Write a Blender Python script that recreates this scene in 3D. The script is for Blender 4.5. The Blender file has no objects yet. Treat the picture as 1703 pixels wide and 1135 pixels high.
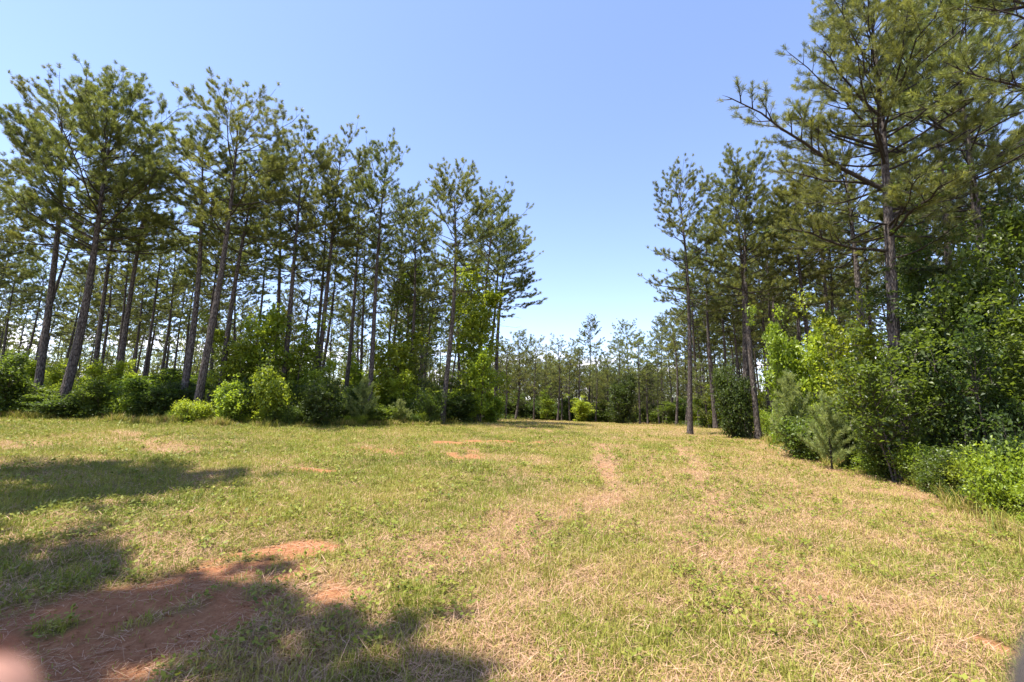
import bpy, math
import numpy as np
from mathutils import Matrix, Vector

sc = bpy.context.scene
R = math.radians

# ------------------------------------------------------------------ camera, sky, sun, exposure
W0, H0, FPX = 1703.0, 1135.0, 757.0          # size of the photograph and its focal length in its pixels
CAM = np.array([0.0, 0.0, 1.60])
PITCH, ROLL = R(9.2), 0.015
SUN_EL, SUN_AZ = R(70), math.atan2(-0.92, -0.26)   # high, from the left and a little behind

cam_d = bpy.data.cameras.new('camera')
cam_d.sensor_width = 36.0
cam_d.lens = 36.0 * FPX / W0
cam_d.clip_start = 0.005
cam_d.clip_end = 3000
cam_d.dof.use_dof = True
cam_d.dof.focus_distance = 22.0
cam_d.dof.aperture_fstop = 6.3
cam = bpy.data.objects.new('camera', cam_d)
sc.collection.objects.link(cam)
CM = Matrix.Rotation(math.pi / 2 + PITCH, 4, 'X') @ Matrix.Rotation(ROLL, 4, 'Z')
cam.matrix_world = Matrix.Translation(Vector(CAM)) @ CM
sc.camera = cam

world = bpy.data.worlds.new('World')
sc.world = world
world.use_nodes = True
wn, wl = world.node_tree.nodes, world.node_tree.links
wn.clear()
sky = wn.new('ShaderNodeTexSky')
sky.sky_type = 'NISHITA'
sky.sun_disc = False
sky.sun_elevation = SUN_EL
sky.sun_rotation = SUN_AZ
sky.altitude = 150
sky.air_density = 1.0
sky.dust_density = 0.25
sky.ozone_density = 2.4
bg = wn.new('ShaderNodeBackground')
bg.inputs['Strength'].default_value = 0.132
wo = wn.new('ShaderNodeOutputWorld')
# low fair-weather clouds near the horizon, seen between the trunks
tc = wn.new('ShaderNodeTexCoord')
sep = wn.new('ShaderNodeSeparateXYZ')
wl.new(tc.outputs['Generated'], sep.inputs[0])
mp = wn.new('ShaderNodeMapping'); mp.inputs['Scale'].default_value = (5, 5, 14)
wl.new(tc.outputs['Generated'], mp.inputs[0])
cn = wn.new('ShaderNodeTexNoise'); cn.inputs['Scale'].default_value = 1.6; cn.inputs['Detail'].default_value = 6
wl.new(mp.outputs[0], cn.inputs[0])
band = wn.new('ShaderNodeMapRange'); band.interpolation_type = 'SMOOTHSTEP'
band.inputs['From Min'].default_value = 0.16; band.inputs['From Max'].default_value = 0.07
wl.new(sep.outputs['Z'], band.inputs['Value'])
cm = wn.new('ShaderNodeMapRange'); cm.interpolation_type = 'SMOOTHSTEP'
cm.inputs['From Min'].default_value = 0.50; cm.inputs['From Max'].default_value = 0.62
wl.new(cn.outputs[0], cm.inputs['Value'])
mul = wn.new('ShaderNodeMath'); mul.operation = 'MULTIPLY'
wl.new(band.outputs[0], mul.inputs[0]); wl.new(cm.outputs[0], mul.inputs[1])
cmix = wn.new('ShaderNodeMix'); cmix.data_type = 'RGBA'
wl.new(mul.outputs[0], cmix.inputs['Factor'])
wl.new(sky.outputs[0], cmix.inputs['A'])
cmix.inputs['B'].default_value = (8.5, 8.7, 9.0, 1)
tintn = wn.new('ShaderNodeMix'); tintn.data_type = 'RGBA'; tintn.blend_type = 'MULTIPLY'; tintn.inputs['Factor'].default_value = 1
tintn.inputs['B'].default_value = (1.0, .90, .96, 1)
wl.new(cmix.outputs['Result'], tintn.inputs['A'])
wl.new(tintn.outputs['Result'], bg.inputs['Color'])
wl.new(bg.outputs[0], wo.inputs[0])

sun_d = bpy.data.lights.new('sun', 'SUN')
sun_d.energy = 4.6
sun_d.angle = R(0.53)
sun_d.color = (1.0, 0.95, 0.86)
sun = bpy.data.objects.new('sun', sun_d)
sc.collection.objects.link(sun)
SUN_DIR = Vector((math.sin(SUN_AZ) * math.cos(SUN_EL), math.cos(SUN_AZ) * math.cos(SUN_EL), math.sin(SUN_EL)))
sun.rotation_euler = SUN_DIR.to_track_quat('Z', 'Y').to_euler()
sun.location = SUN_DIR * 60

sc.view_settings.view_transform = 'Standard'
sc.view_settings.look = 'None'
sc.view_settings.gamma = 1.0
sc.view_settings.exposure = 1.45
sc.render.film_transparent = False
sc.cycles.max_bounces = 6
sc.cycles.diffuse_bounces = 4
sc.cycles.glossy_bounces = 2
sc.cycles.transmission_bounces = 4
sc.cycles.transparent_max_bounces = 4
sc.cycles.use_adaptive_sampling = False
sc.cycles.caustics_reflective = False
sc.cycles.caustics_refractive = False

# ------------------------------------------------------------------ small helpers
RNG = np.random.default_rng(7)


def hash2(ix, iy, seed):
    h = (ix.astype(np.int64) * 374761393 + iy.astype(np.int64) * 668265263 + seed * 974634777) & 0xFFFFFFFF
    h = ((h ^ (h >> 13)) * 1274126177) & 0xFFFFFFFF
    return ((h ^ (h >> 16)) & 0xFFFF) / 65535.0


def vnoise(x, y, seed=0):
    x = np.asarray(x, float); y = np.asarray(y, float)
    ix, iy = np.floor(x), np.floor(y)
    fx, fy = x - ix, y - iy
    fx = fx * fx * (3 - 2 * fx); fy = fy * fy * (3 - 2 * fy)
    a = hash2(ix, iy, seed); b = hash2(ix + 1, iy, seed)
    c = hash2(ix, iy + 1, seed); d = hash2(ix + 1, iy + 1, seed)
    return (a * (1 - fx) + b * fx) * (1 - fy) + (c * (1 - fx) + d * fx) * fy


def fbm(x, y, seed=0, octaves=4):
    s, a, t = 0, 1.0, 0
    for k in range(octaves):
        s = s + a * vnoise(x * 2 ** k, y * 2 ** k, seed + k * 17); t += a; a *= 0.5
    return s / t


def sstep(a, b, x):
    t = np.clip((x - a) / (b - a), 0, 1)
    return t * t * (3 - 2 * t)


_ty = np.array([-600, -50, 0, 3, 10, 20, 28, 34, 45, 80, 200, 900.])
_tz = np.array([-1.0, -.4, -.05, 0, .27, .66, .97, 1.07, 1.10, 1.0, .4, -1.])


def ground_z(x, y, fine=True):
    x = np.asarray(x, float); y = np.asarray(y, float)
    z = (np.interp(y - 1.5, _ty, _tz) + np.interp(y, _ty, _tz) + np.interp(y + 1.5, _ty, _tz)) / 3
    z = z - 0.54 * np.tanh(x / 18) * np.clip(y / 10, 0, 1)
    if fine:
        z = z + 0.10 * (vnoise(x / 7, y / 7, 3) - .5) * np.clip((y - 2) / 8, 0, 1)
        z = z + 0.05 * (vnoise(x / 1.4, y / 1.4, 4) - .5) + 0.025 * (vnoise(x / .4, y / .4, 5) - .5)
    return z


def ray(px, py):
    v = CM.to_3x3() @ Vector(((px - W0 / 2) / FPX, (H0 / 2 - py) / FPX, -1))
    return np.array(v) / v.y              # scaled to one metre of depth


def ground_at(px, py):
    """the spot of the ground that is seen at a pixel of the photograph"""
    r = ray(px, py)
    d = 2.0
    while d < 120:
        p = CAM + r * d
        if p[2] < ground_z(p[0], p[1], False):
            return p[0], p[1]
        d += 0.05
    return p[0], p[1]


def depth_at(px, py, d):
    return CAM + ray(px, py) * d


def make_mesh(name, verts, tris=None, quads=None, mats=(), attr=None, smooth=False, fmat=None):
    me = bpy.data.meshes.new(name)
    verts = np.asarray(verts, np.float32)
    nt = 0 if tris is None else len(tris)
    nq = 0 if quads is None else len(quads)
    me.vertices.add(len(verts)); me.vertices.foreach_set('co', verts.ravel())
    idx = []
    if nt: idx.append(np.asarray(tris, np.int32).ravel())
    if nq: idx.append(np.asarray(quads, np.int32).ravel())
    idx = np.concatenate(idx)
    me.loops.add(len(idx)); me.loops.foreach_set('vertex_index', idx)
    me.polygons.add(nt + nq)
    st = np.concatenate([np.arange(nt) * 3, nt * 3 + np.arange(nq) * 4]).astype(np.int32)
    me.polygons.foreach_set('loop_start', st)
    if smooth:
        me.polygons.foreach_set('use_smooth', np.ones(nt + nq, bool))
    if fmat is not None:
        me.polygons.foreach_set('material_index', np.asarray(fmat, np.int32))
    for m in mats: me.materials.append(m)
    if attr:
        for k, v in attr.items():
            a = me.attributes.new(k, 'FLOAT', 'POINT')
            a.data.foreach_set('value', np.asarray(v, np.float32))
    me.update(calc_edges=True)
    return me


def unit(v):
    return v / np.maximum(np.linalg.norm(v, axis=-1, keepdims=True), 1e-9)


class Tubes:
    """collects tapered tubes along polylines"""
    def __init__(self): self.v, self.q, self.n = [], [], 0

    def add(self, pts, rad, sides=6):
        pts = np.asarray(pts, float); rad = np.asarray(rad, float)
        tan = unit(np.gradient(pts, axis=0))
        up = np.array([1., 0, 0]) if abs(tan[0][2]) > .7 else np.array([0, 0, 1.])
        a = unit(np.cross(tan, up)); b = np.cross(tan, a)
        th = np.linspace(0, 2 * np.pi, sides, endpoint=False)
        ring = pts[:, None] + rad[:, None, None] * (np.cos(th)[None, :, None] * a[:, None] + np.sin(th)[None, :, None] * b[:, None])
        self.v.append(ring.reshape(-1, 3))
        k = len(pts)
        i = np.arange(k - 1)[:, None] * sides + np.arange(sides)[None]
        j = np.arange(k - 1)[:, None] * sides + (np.arange(sides)[None] + 1) % sides
        self.q.append(np.stack([i, j, j + sides, i + sides], -1).reshape(-1, 4) + self.n)
        self.n += k * sides

    def mesh(self, name, mat, more=None, mat2=None):
        v, q, mats, fm = np.concatenate(self.v), np.concatenate(self.q), [mat], None
        if more is not None:
            q2 = np.concatenate(more.q) + len(v)
            fm = np.concatenate([np.zeros(len(q)), np.ones(len(q2))])
            v = np.concatenate([v] + more.v); q = np.concatenate([q, q2]); mats = [mat, mat2]
        return make_mesh(name, v, None, q, mats, smooth=True, fmat=fm)


# ------------------------------------------------------------------ materials
def nodes_of(name):
    m = bpy.data.materials.new(name); m.use_nodes = True
    m.node_tree.nodes.clear()
    return m, m.node_tree.nodes, m.node_tree.links


def foliage_mat(name, dark, light, trans, tfac=.35, rough=.5, spec=.3, hue_var=.02, val_var=.35):
    m, n, l = nodes_of(name)
    at = n.new('ShaderNodeAttribute'); at.attribute_name = 'tint'
    oi = n.new('ShaderNodeObjectInfo')
    mix = n.new('ShaderNodeMix'); mix.data_type = 'RGBA'
    mix.inputs['A'].default_value = (*dark, 1); mix.inputs['B'].default_value = (*light, 1)
    l.new(at.outputs['Fac'], mix.inputs['Factor'])
    hsv = n.new('ShaderNodeHueSaturation')
    mh = n.new('ShaderNodeMapRange'); mh.inputs['To Min'].default_value = .5 - hue_var; mh.inputs['To Max'].default_value = .5 + hue_var
    mv = n.new('ShaderNodeMapRange'); mv.inputs['To Min'].default_value = 1 - val_var / 2; mv.inputs['To Max'].default_value = 1 + val_var / 2
    l.new(oi.outputs['Random'], mh.inputs['Value'])
    fr = n.new('ShaderNodeMath'); fr.operation = 'MULTIPLY'; fr.inputs[1].default_value = 7.31
    fr2 = n.new('ShaderNodeMath'); fr2.operation = 'FRACT'
    l.new(oi.outputs['Random'], fr.inputs[0]); l.new(fr.outputs[0], fr2.inputs[0]); l.new(fr2.outputs[0], mv.inputs['Value'])
    l.new(mh.outputs[0], hsv.inputs['Hue']); l.new(mv.outputs[0], hsv.inputs['Value'])
    l.new(mix.outputs['Result'], hsv.inputs['Color'])
    p = n.new('ShaderNodeBsdfPrincipled')
    p.inputs['Roughness'].default_value = rough
    p.inputs['Specular IOR Level'].default_value = spec
    l.new(hsv.outputs[0], p.inputs['Base Color'])
    t = n.new('ShaderNodeBsdfTranslucent')
    tm = n.new('ShaderNodeMix'); tm.data_type = 'RGBA'; tm.blend_type = 'MULTIPLY'; tm.inputs['Factor'].default_value = 1
    tm.inputs['B'].default_value = (*trans, 1)
    l.new(hsv.outputs[0], tm.inputs['A']); l.new(tm.outputs['Result'], t.inputs['Color'])
    ms = n.new('ShaderNodeMixShader'); ms.inputs[0].default_value = tfac
    l.new(p.outputs[0], ms.inputs[1]); l.new(t.outputs[0], ms.inputs[2])
    o = n.new('ShaderNodeOutputMaterial'); l.new(ms.outputs[0], o.inputs[0])
    return m


def bark_mat(name, c1, c2, c3, scale=1.0):
    m, n, l = nodes_of(name)
    tc = n.new('ShaderNodeTexCoord')
    mp = n.new('ShaderNodeMapping'); mp.inputs['Scale'].default_value = (14 * scale, 14 * scale, 3.2 * scale)
    l.new(tc.outputs['Object'], mp.inputs[0])
    vo = n.new('ShaderNodeTexVoronoi'); vo.feature = 'DISTANCE_TO_EDGE'; vo.inputs['Scale'].default_value = 1.0
    no = n.new('ShaderNodeTexNoise'); no.inputs['Scale'].default_value = 2.0; no.inputs['Detail'].default_value = 6
    wn_ = n.new('ShaderNodeTexNoise'); wn_.inputs['Scale'].default_value = .8; wn_.inputs['Detail'].default_value = 5
    l.new(mp.outputs[0], wn_.inputs[0])
    va = n.new('ShaderNodeVectorMath'); va.operation = 'MULTIPLY_ADD'; va.inputs[1].default_value = (1.7, 1.7, 1.7)
    l.new(wn_.outputs['Color'], va.inputs[0]); l.new(mp.outputs[0], va.inputs[2])
    l.new(va.outputs[0], vo.inputs[0]); l.new(mp.outputs[0], no.inputs[0])
    r = n.new('ShaderNodeValToRGB'); r.color_ramp.elements[0].position = .0; r.color_ramp.elements[1].position = .28
    r.color_ramp.elements[0].color = (*c1, 1); r.color_ramp.elements[1].color = (*c2, 1)
    l.new(vo.outputs['Distance'], r.inputs[0])
    mx = n.new('ShaderNodeMix'); mx.data_type = 'RGBA'; mx.inputs['B'].default_value = (*c3, 1)
    mr = n.new('ShaderNodeMapRange'); mr.inputs['From Min'].default_value = .45; mr.inputs['From Max'].default_value = .7
    l.new(no.outputs[0], mr.inputs[0]); l.new(mr.outputs[0], mx.inputs['Factor']); l.new(r.outputs[0], mx.inputs['A'])
    p = n.new('ShaderNodeBsdfPrincipled'); p.inputs['Roughness'].default_value = .9; p.inputs['Specular IOR Level'].default_value = .15
    l.new(mx.outputs['Result'], p.inputs['Base Color'])
    b = n.new('ShaderNodeBump'); b.inputs['Strength'].default_value = 1.0; b.inputs['Distance'].default_value = .05
    l.new(vo.outputs['Distance'], b.inputs['Height']); l.new(b.outputs[0], p.inputs['Normal'])
    o = n.new('ShaderNodeOutputMaterial'); l.new(p.outputs[0], o.inputs[0])
    return m


M_NEEDLE = foliage_mat('pine_needles', (.056, .076, .026), (.215, .228, .075), (1.65, 1.6, .8), .47, .45, .35, .015, .4)
M_NEEDLE_YOUNG = foliage_mat('young_pine_needles', (.14, .18, .06), (.34, .38, .13), (1.3, 1.3, .8), .4, .45, .35, .012, .3)
M_LEAF = foliage_mat('broad_leaves', (.045, .070, .012), (.135, .185, .032), (1.9, 1.9, .9), .48, .42, .4, .012, .35)
M_LEAF_BRIGHT = foliage_mat('bright_leaves', (.14, .19, .021), (.31, .385, .044), (1.8, 1.7, .9), .5, .4, .45, .012, .3)
M_LEAF_DARK = foliage_mat('dark_leaves', (.026, .043, .010), (.090, .130, .030), (1.9, 1.9, .9), .42, .5, .3, .012, .3)
M_BARK = bark_mat('pine_bark', (.026, .020, .017), (.108, .085, .072), (.185, .158, .140))
M_TWIG = bark_mat('branch_bark', (.035, .027, .022), (.075, .060, .050), (.10, .085, .07), 2.5)
M_STEM = bark_mat('stem_bark', (.06, .045, .035), (.14, .11, .085), (.20, .17, .14), 2.5)

# ------------------------------------------------------------------ field layout, in metres on the ground
def line(*pix):
    return np.array([ground_at(*p) for p in pix])


CLAY = [  # bare red earth: (polyline, half width, strength)
    (line((-40, 1075), (120, 1035), (260, 990)), .45, 1.0),
    (line((250, 995), (380, 950), (480, 926)), .30, 1.2),
    (line((470, 925), (540, 918)), .14, .7),
    (line((40, 1135), (220, 1095), (380, 1040), (480, 985)), .50, .85),
    (line((760, 737), (822, 734)), .55, 1.1),
    (line((505, 781), (556, 785)), .22, 1.1),
    (line((872, 738), (925, 736)), .35, .6),
    (line((790, 752), (770, 760)), .45, .55),
    (line((1640, 1075), (1668, 1088)), .12, 1.1),
    (line((600, 745), (690, 760)), .35, .35),
    (line((1005, 775), (1008, 800)), .25, .25),
]
STRAW = [  # windrows of cut dry grass
    (line((1000, 742), (1008, 770), (1018, 810), (1010, 835)), .34, 1.0),
    (line((1015, 820), (960, 850), (890, 870), (840, 890)), .42, .8),
    (line((900, 862), (800, 920), (700, 950)), .55, .75),
    (line((1128, 742), (1160, 780), (1190, 830), (1185, 860)), .45, .9),
    (line((1080, 760), (1090, 800), (1070, 830)), .5, .6),
    (line((1180, 780), (1300, 815), (1420, 860)), .7, .6),
    (line((1450, 820), (1570, 838)), .5, .8),
    (line((1150, 900), (1280, 950), (1360, 1000)), .5, .7),
    (line((1500, 880), (1560, 930)), .35, .7),
    (line((200, 718), (250, 732), (300, 750)), .45, .8),
    (line((0, 735), (60, 742)), .6, .8),
    (line((40, 925), (200, 905), (330, 930)), .35, .55),
    (line((760, 1040), (900, 990), (1000, 960)), .3, .6),
    (line((560, 1060), (700, 1090), (820, 1120)), .4, .5),
    (line((1000, 880), (1130, 870)), .4, .5),
    (line((1480, 1130), (1600, 1000), (1703, 960)), .3, .3),
]


def seg_dist(x, y, pl):
    d = np.full(np.shape(x), 1e9)
    for a, b in zip(pl[:-1], pl[1:]):
        ab = b - a; L = (ab ** 2).sum() + 1e-9
        t = np.clip(((x - a[0]) * ab[0] + (y - a[1]) * ab[1]) / L, 0, 1)
        d = np.minimum(d, np.hypot(x - a[0] - t * ab[0], y - a[1] - t * ab[1]))
    return d


def soft_lines(x, y, lines, seed, rag=1.0):
    m = np.zeros(np.shape(x))
    n1 = fbm(x / .9, y / .9, seed, 4)
    for pl, w, s in lines:
        d = seg_dist(x, y, pl)
        dd = d / w + (n1 - .5) * 2.4 * rag
        m = np.maximum(m, s * (1 - sstep(.4, 1.5, dd)))
    return m


def clay_mask(x, y):
    return np.clip(soft_lines(x, y, CLAY, 31) * sstep(.22, .55, fbm(x / .35, y / .35, 41, 3)) * 1.6, 0, 1)


def straw_mask(x, y):
    big = fbm(x / 3.2, y / 4.5, 51, 4)
    small = fbm(x / .7, y / .7, 61, 3)
    side = sstep(-6, 4, x) * .16 - .10 - .06 * sstep(9, 22, y) * sstep(8, -4, x)
    base = .06 + .62 * sstep(.34, .70, .45 * big + .55 * small + side)
    return np.clip(np.maximum(base, soft_lines(x, y, STRAW, 71, .9)), 0, 1)


EDGE_L = line((-120, 694), (0, 695), (180, 700), (330, 706), (480, 709), (620, 708), (735, 707))
EDGE_R = line((1265, 716), (1290, 737), (1380, 768), (1480, 792), (1560, 818), (1640, 858), (1703, 885), (1800, 940))


def in_woods(x, y):
    """1 inside the woods on either side and beyond the far end of the clearing"""
    ex = np.concatenate([[-60.], EDGE_L[:, 0], [-1.5, 1., 4., 60.]]); ey = np.concatenate([[EDGE_L[0, 1] - 6], EDGE_L[:, 1], [31., 60., 66., 66.]])
    far = sstep(-.5, .7, y - np.interp(x, ex, ey))
    o = np.argsort(EDGE_R[:, 1])
    rx = np.interp(y, np.concatenate([EDGE_R[o, 1], [40, 70]]), np.concatenate([EDGE_R[o, 0], [16., 20.]]))
    right = sstep(-.3, .6, x - rx)
    return np.maximum(far, right)


# ------------------------------------------------------------------ ground sheet
def steps(*seg):
    out = []
    for a, b, s in seg: out.append(np.arange(a, b, s))
    return np.unique(np.round(np.concatenate(out), 4))


ys = steps((-60, 1, 4), (1, 13, .07), (13, 36, .22), (36, 110, 2), (110, 901, 30))
xr = steps((0, 13, .08), (13, 36, .3), (36, 110, 3), (110, 901, 30))
xs = np.concatenate([-xr[:0:-1], xr])
GX, GY = np.meshgrid(xs, ys)
gv = np.stack([GX, GY, ground_z(GX, GY)], -1).reshape(-1, 3)
nx, ny = len(xs), len(ys)
gi = (np.arange(ny - 1)[:, None] * nx + np.arange(nx - 1)[None]).ravel()
gq = np.stack([gi, gi + 1, gi + nx + 1, gi + nx], -1)

m, n, l = nodes_of('field_ground')


def noise(scale, detail=4, rough=.55, src=None):
    t = n.new('ShaderNodeTexNoise'); t.inputs['Scale'].default_value = scale; t.inputs['Detail'].default_value = detail
    t.inputs['Roughness'].default_value = rough
    l.new(src if src else tco.outputs['Object'], t.inputs[0]); return t.outputs[0]


def ramp(fac, *stops):
    r = n.new('ShaderNodeValToRGB')
    while len(r.color_ramp.elements) < len(stops): r.color_ramp.elements.new(.5)
    for e, (p, c) in zip(r.color_ramp.elements, stops): e.position = p; e.color = (*c, 1)
    l.new(fac, r.inputs[0]); return r.outputs[0]


def mixc(f, a, b):
    x = n.new('ShaderNodeMix'); x.data_type = 'RGBA'
    l.new(f, x.inputs['Factor']); l.new(a, x.inputs['A']); l.new(b, x.inputs['B']); return x.outputs['Result']


def math_(op, a, b):
    x = n.new('ShaderNodeMath'); x.operation = op
    for i, v in enumerate((a, b)):
        if isinstance(v, (int, float)): x.inputs[i].default_value = v
        else: l.new(v, x.inputs[i])
    x.use_clamp = True
    return x.outputs[0]


def attr(name):
    a = n.new('ShaderNodeAttribute'); a.attribute_name = name; return a.outputs['Fac']


tco = n.new('ShaderNodeTexCoord')
fine, mid = noise(38, 6, .7), noise(6, 5)
green = ramp(fine, (.25, (.065, .062, .016)), (.5, (.155, .14, .038)), (.75, (.27, .22, .075)))
straw = ramp(fine, (.25, (.13, .075, .042)), (.5, (.28, .175, .10)), (.75, (.46, .30, .18)))
clay = ramp(noise(17, 9, .78), (.25, (.20, .080, .036)), (.55, (.37, .165, .078)), (.8, (.50, .27, .145)))
duff = ramp(fine, (.3, (.05, .04, .02)), (.6, (.11, .08, .045)), (.8, (.16, .12, .07)))
sf = math_('ADD', attr('straw'), math_('MULTIPLY', math_('SUBTRACT', mid, .5), .9))
c = mixc(sf, green, straw)
c = mixc(attr('clay'), c, clay)
c = mixc(attr('woods'), c, duff)
pb = n.new('ShaderNodeBsdfPrincipled'); pb.inputs['Roughness'].default_value = .95; pb.inputs['Specular IOR Level'].default_value = .1
l.new(c, pb.inputs['Base Color'])
bp = n.new('ShaderNodeBump'); bp.inputs['Strength'].default_value = .8; bp.inputs['Distance'].default_value = .05
l.new(fine, bp.inputs['Height']); l.new(bp.outputs[0], pb.inputs['Normal'])
o = n.new('ShaderNodeOutputMaterial'); l.new(pb.outputs[0], o.inputs[0])
M_GROUND = m

fx, fy = gv[:, 0], gv[:, 1]
gm = make_mesh('ground', gv, None, gq, [M_GROUND],
               {'clay': clay_mask(fx, fy), 'straw': straw_mask(fx, fy), 'woods': in_woods(fx, fy)}, smooth=True)
ground = bpy.data.objects.new('ground', gm); sc.collection.objects.link(ground)
ground['kind'] = 'structure'
ground['label'] = 'mown clearing of green grass, dry straw and bare red earth'


# ------------------------------------------------------------------ grass (nobody could count it)
def blade_mat():
    m, n, l = nodes_of('grass_blades')
    at = n.new('ShaderNodeAttribute'); at.attribute_name = 'tint'
    r = n.new('ShaderNodeValToRGB')
    st = [(0, (.085, .122, .014)), (.3, (.245, .260, .034)), (.55, (.375, .32, .075)), (.75, (.46, .275, .155)), (1, (.68, .44, .295))]
    while len(r.color_ramp.elements) < len(st): r.color_ramp.elements.new(.5)
    for e, (p, c) in zip(r.color_ramp.elements, st): e.position = p; e.color = (*c, 1)
    l.new(at.outputs['Fac'], r.inputs[0])
    p = n.new('ShaderNodeBsdfPrincipled'); p.inputs['Roughness'].default_value = .55; p.inputs['Specular IOR Level'].default_value = .25
    l.new(r.outputs[0], p.inputs['Base Color'])
    t = n.new('ShaderNodeBsdfTranslucent'); l.new(r.outputs[0], t.inputs['Color'])
    ms = n.new('ShaderNodeMixShader'); ms.inputs[0].default_value = .35
    l.new(p.outputs[0], ms.inputs[1]); l.new(t.outputs[0], ms.inputs[2])
    o = n.new('ShaderNodeOutputMaterial'); l.new(ms.outputs[0], o.inputs[0])
    return m


def scatter(k, d0, d1, power, rng):
    """spots on the clearing, thinning out with distance"""
    e = 2 - power
    d = (d0 ** e + (d1 ** e - d0 ** e) * rng.random(k)) ** (1 / e)
    x = (rng.random(k) * 2 - 1) * (1.25 * d + 1.2)
    return x, d


def grass_blades(rng):
    V, T, A = [], [], []
    # standing and lying blades
    x, y = scatter(1800000, 1.9, 66, 1.6, rng)
    cl, stv, wd = clay_mask(x, y), straw_mask(x, y), in_woods(x, y)
    tuft = fbm(x / .22, y / .22, 81, 2)
    keep = (rng.random(len(x)) > np.clip(cl * 1.25, 0, .95)) & (wd < .6) & (rng.random(len(x)) < .35 + .9 * tuft)
    x, y, cl, stv, tuft, wd = x[keep], y[keep], cl[keep], stv[keep], tuft[keep], wd[keep]
    k = len(x)
    lod = np.sqrt(np.clip(y / 4.0, 1, 30))
    dry = rng.random(k) < (.12 + .74 * stv)
    ln = np.where(dry, rng.uniform(.04, .15, k), rng.uniform(.03, .09, k) * (.6 + 1.0 * tuft)) * (1 - .5 * cl)
    ln = ln * np.clip(1.15 - stv * .2, .3, 2) * (1 + 3.2 * np.clip(wd * 3, 0, 1)) * np.where(rng.random(k) < .04, 1.8, 1)
    lean = np.where(dry, rng.uniform(1.1, 1.55, k), np.abs(rng.normal(.55, .3, k)))
    wdt = np.where(dry, .0016, .0025) * rng.uniform(.7, 1.4, k) * lod
    ln = ln * np.clip(lod, 1, 1.8) ** .4
    az = rng.uniform(0, 2 * np.pi, k)
    dirv = np.stack([np.cos(az) * np.sin(lean), np.sin(az) * np.sin(lean), np.cos(lean)], -1)
    side = np.stack([-np.sin(az), np.cos(az), rng.normal(0, .25, k)], -1)
    base = np.stack([x, y, ground_z(x, y) + np.where(dry, rng.uniform(0, .035, k), -.004)], -1)
    mid = base + dirv * ln[:, None] * .55 + np.array([0, 0, 1]) * (ln * np.where(dry, .01, .08))[:, None]
    tip = base + dirv * ln[:, None] - np.array([0, 0, 1]) * (ln * np.where(dry, .0, .12))[:, None]
    w = side * wdt[:, None]
    v = np.stack([base - w * .6, base + w * .6, mid + w, mid - w, tip], 1).reshape(-1, 3)
    i = np.arange(k) * 5
    q = np.stack([i, i + 1, i + 2, i + 3], -1); t = np.stack([i + 3, i + 2, i + 4], -1)
    patch = fbm(x / 1.6, y / 1.6, 91, 3)
    tint = np.where(dry, rng.uniform(.62, 1.0, k), np.clip(.05 + .75 * (patch - .2) * .7 + rng.uniform(-.02, .22, k) + .18 * stv, 0, .62))
    return v, t, q, np.repeat(tint, 5)


def weed_leaves(rng):
    """low broad leaved weeds among the grass"""
    cx, cy = scatter(9000, 2.2, 24, 1.25, rng)
    ok = (clay_mask(cx, cy) < .5) & (in_woods(cx, cy) < .4) & (fbm(cx / 1.1, cy / 1.1, 101, 3) > .47)
    cx, cy = cx[ok], cy[ok]
    per = 12
    k = len(cx) * per
    x = np.repeat(cx, per) + rng.normal(0, .045, k); y = np.repeat(cy, per) + rng.normal(0, .045, k)
    z = ground_z(x, y) + rng.uniform(.015, .10, k)
    s = rng.uniform(.010, .030, k) * np.sqrt(np.clip(y / 5, 1, 4))
    az = rng.uniform(0, 2 * np.pi, k); til = rng.uniform(-.2, .75, k)
    d = np.stack([np.cos(az) * np.cos(til), np.sin(az) * np.cos(til), np.sin(til)], -1)
    sd = np.stack([-np.sin(az), np.cos(az), rng.normal(0, .2, k)], -1)
    b = np.stack([x, y, z], -1)
    v = np.stack([b, b + d * s[:, None] + sd * s[:, None] * .6, b + d * s[:, None] * 2, b + d * s[:, None] - sd * s[:, None] * .6], 1).reshape(-1, 3)
    i = np.arange(k) * 4
    q = np.stack([i, i + 1, i + 2, i + 3], -1)
    return v, q, np.repeat(np.clip(rng.normal(.22, .1, k), .02, .5), 4)


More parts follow.
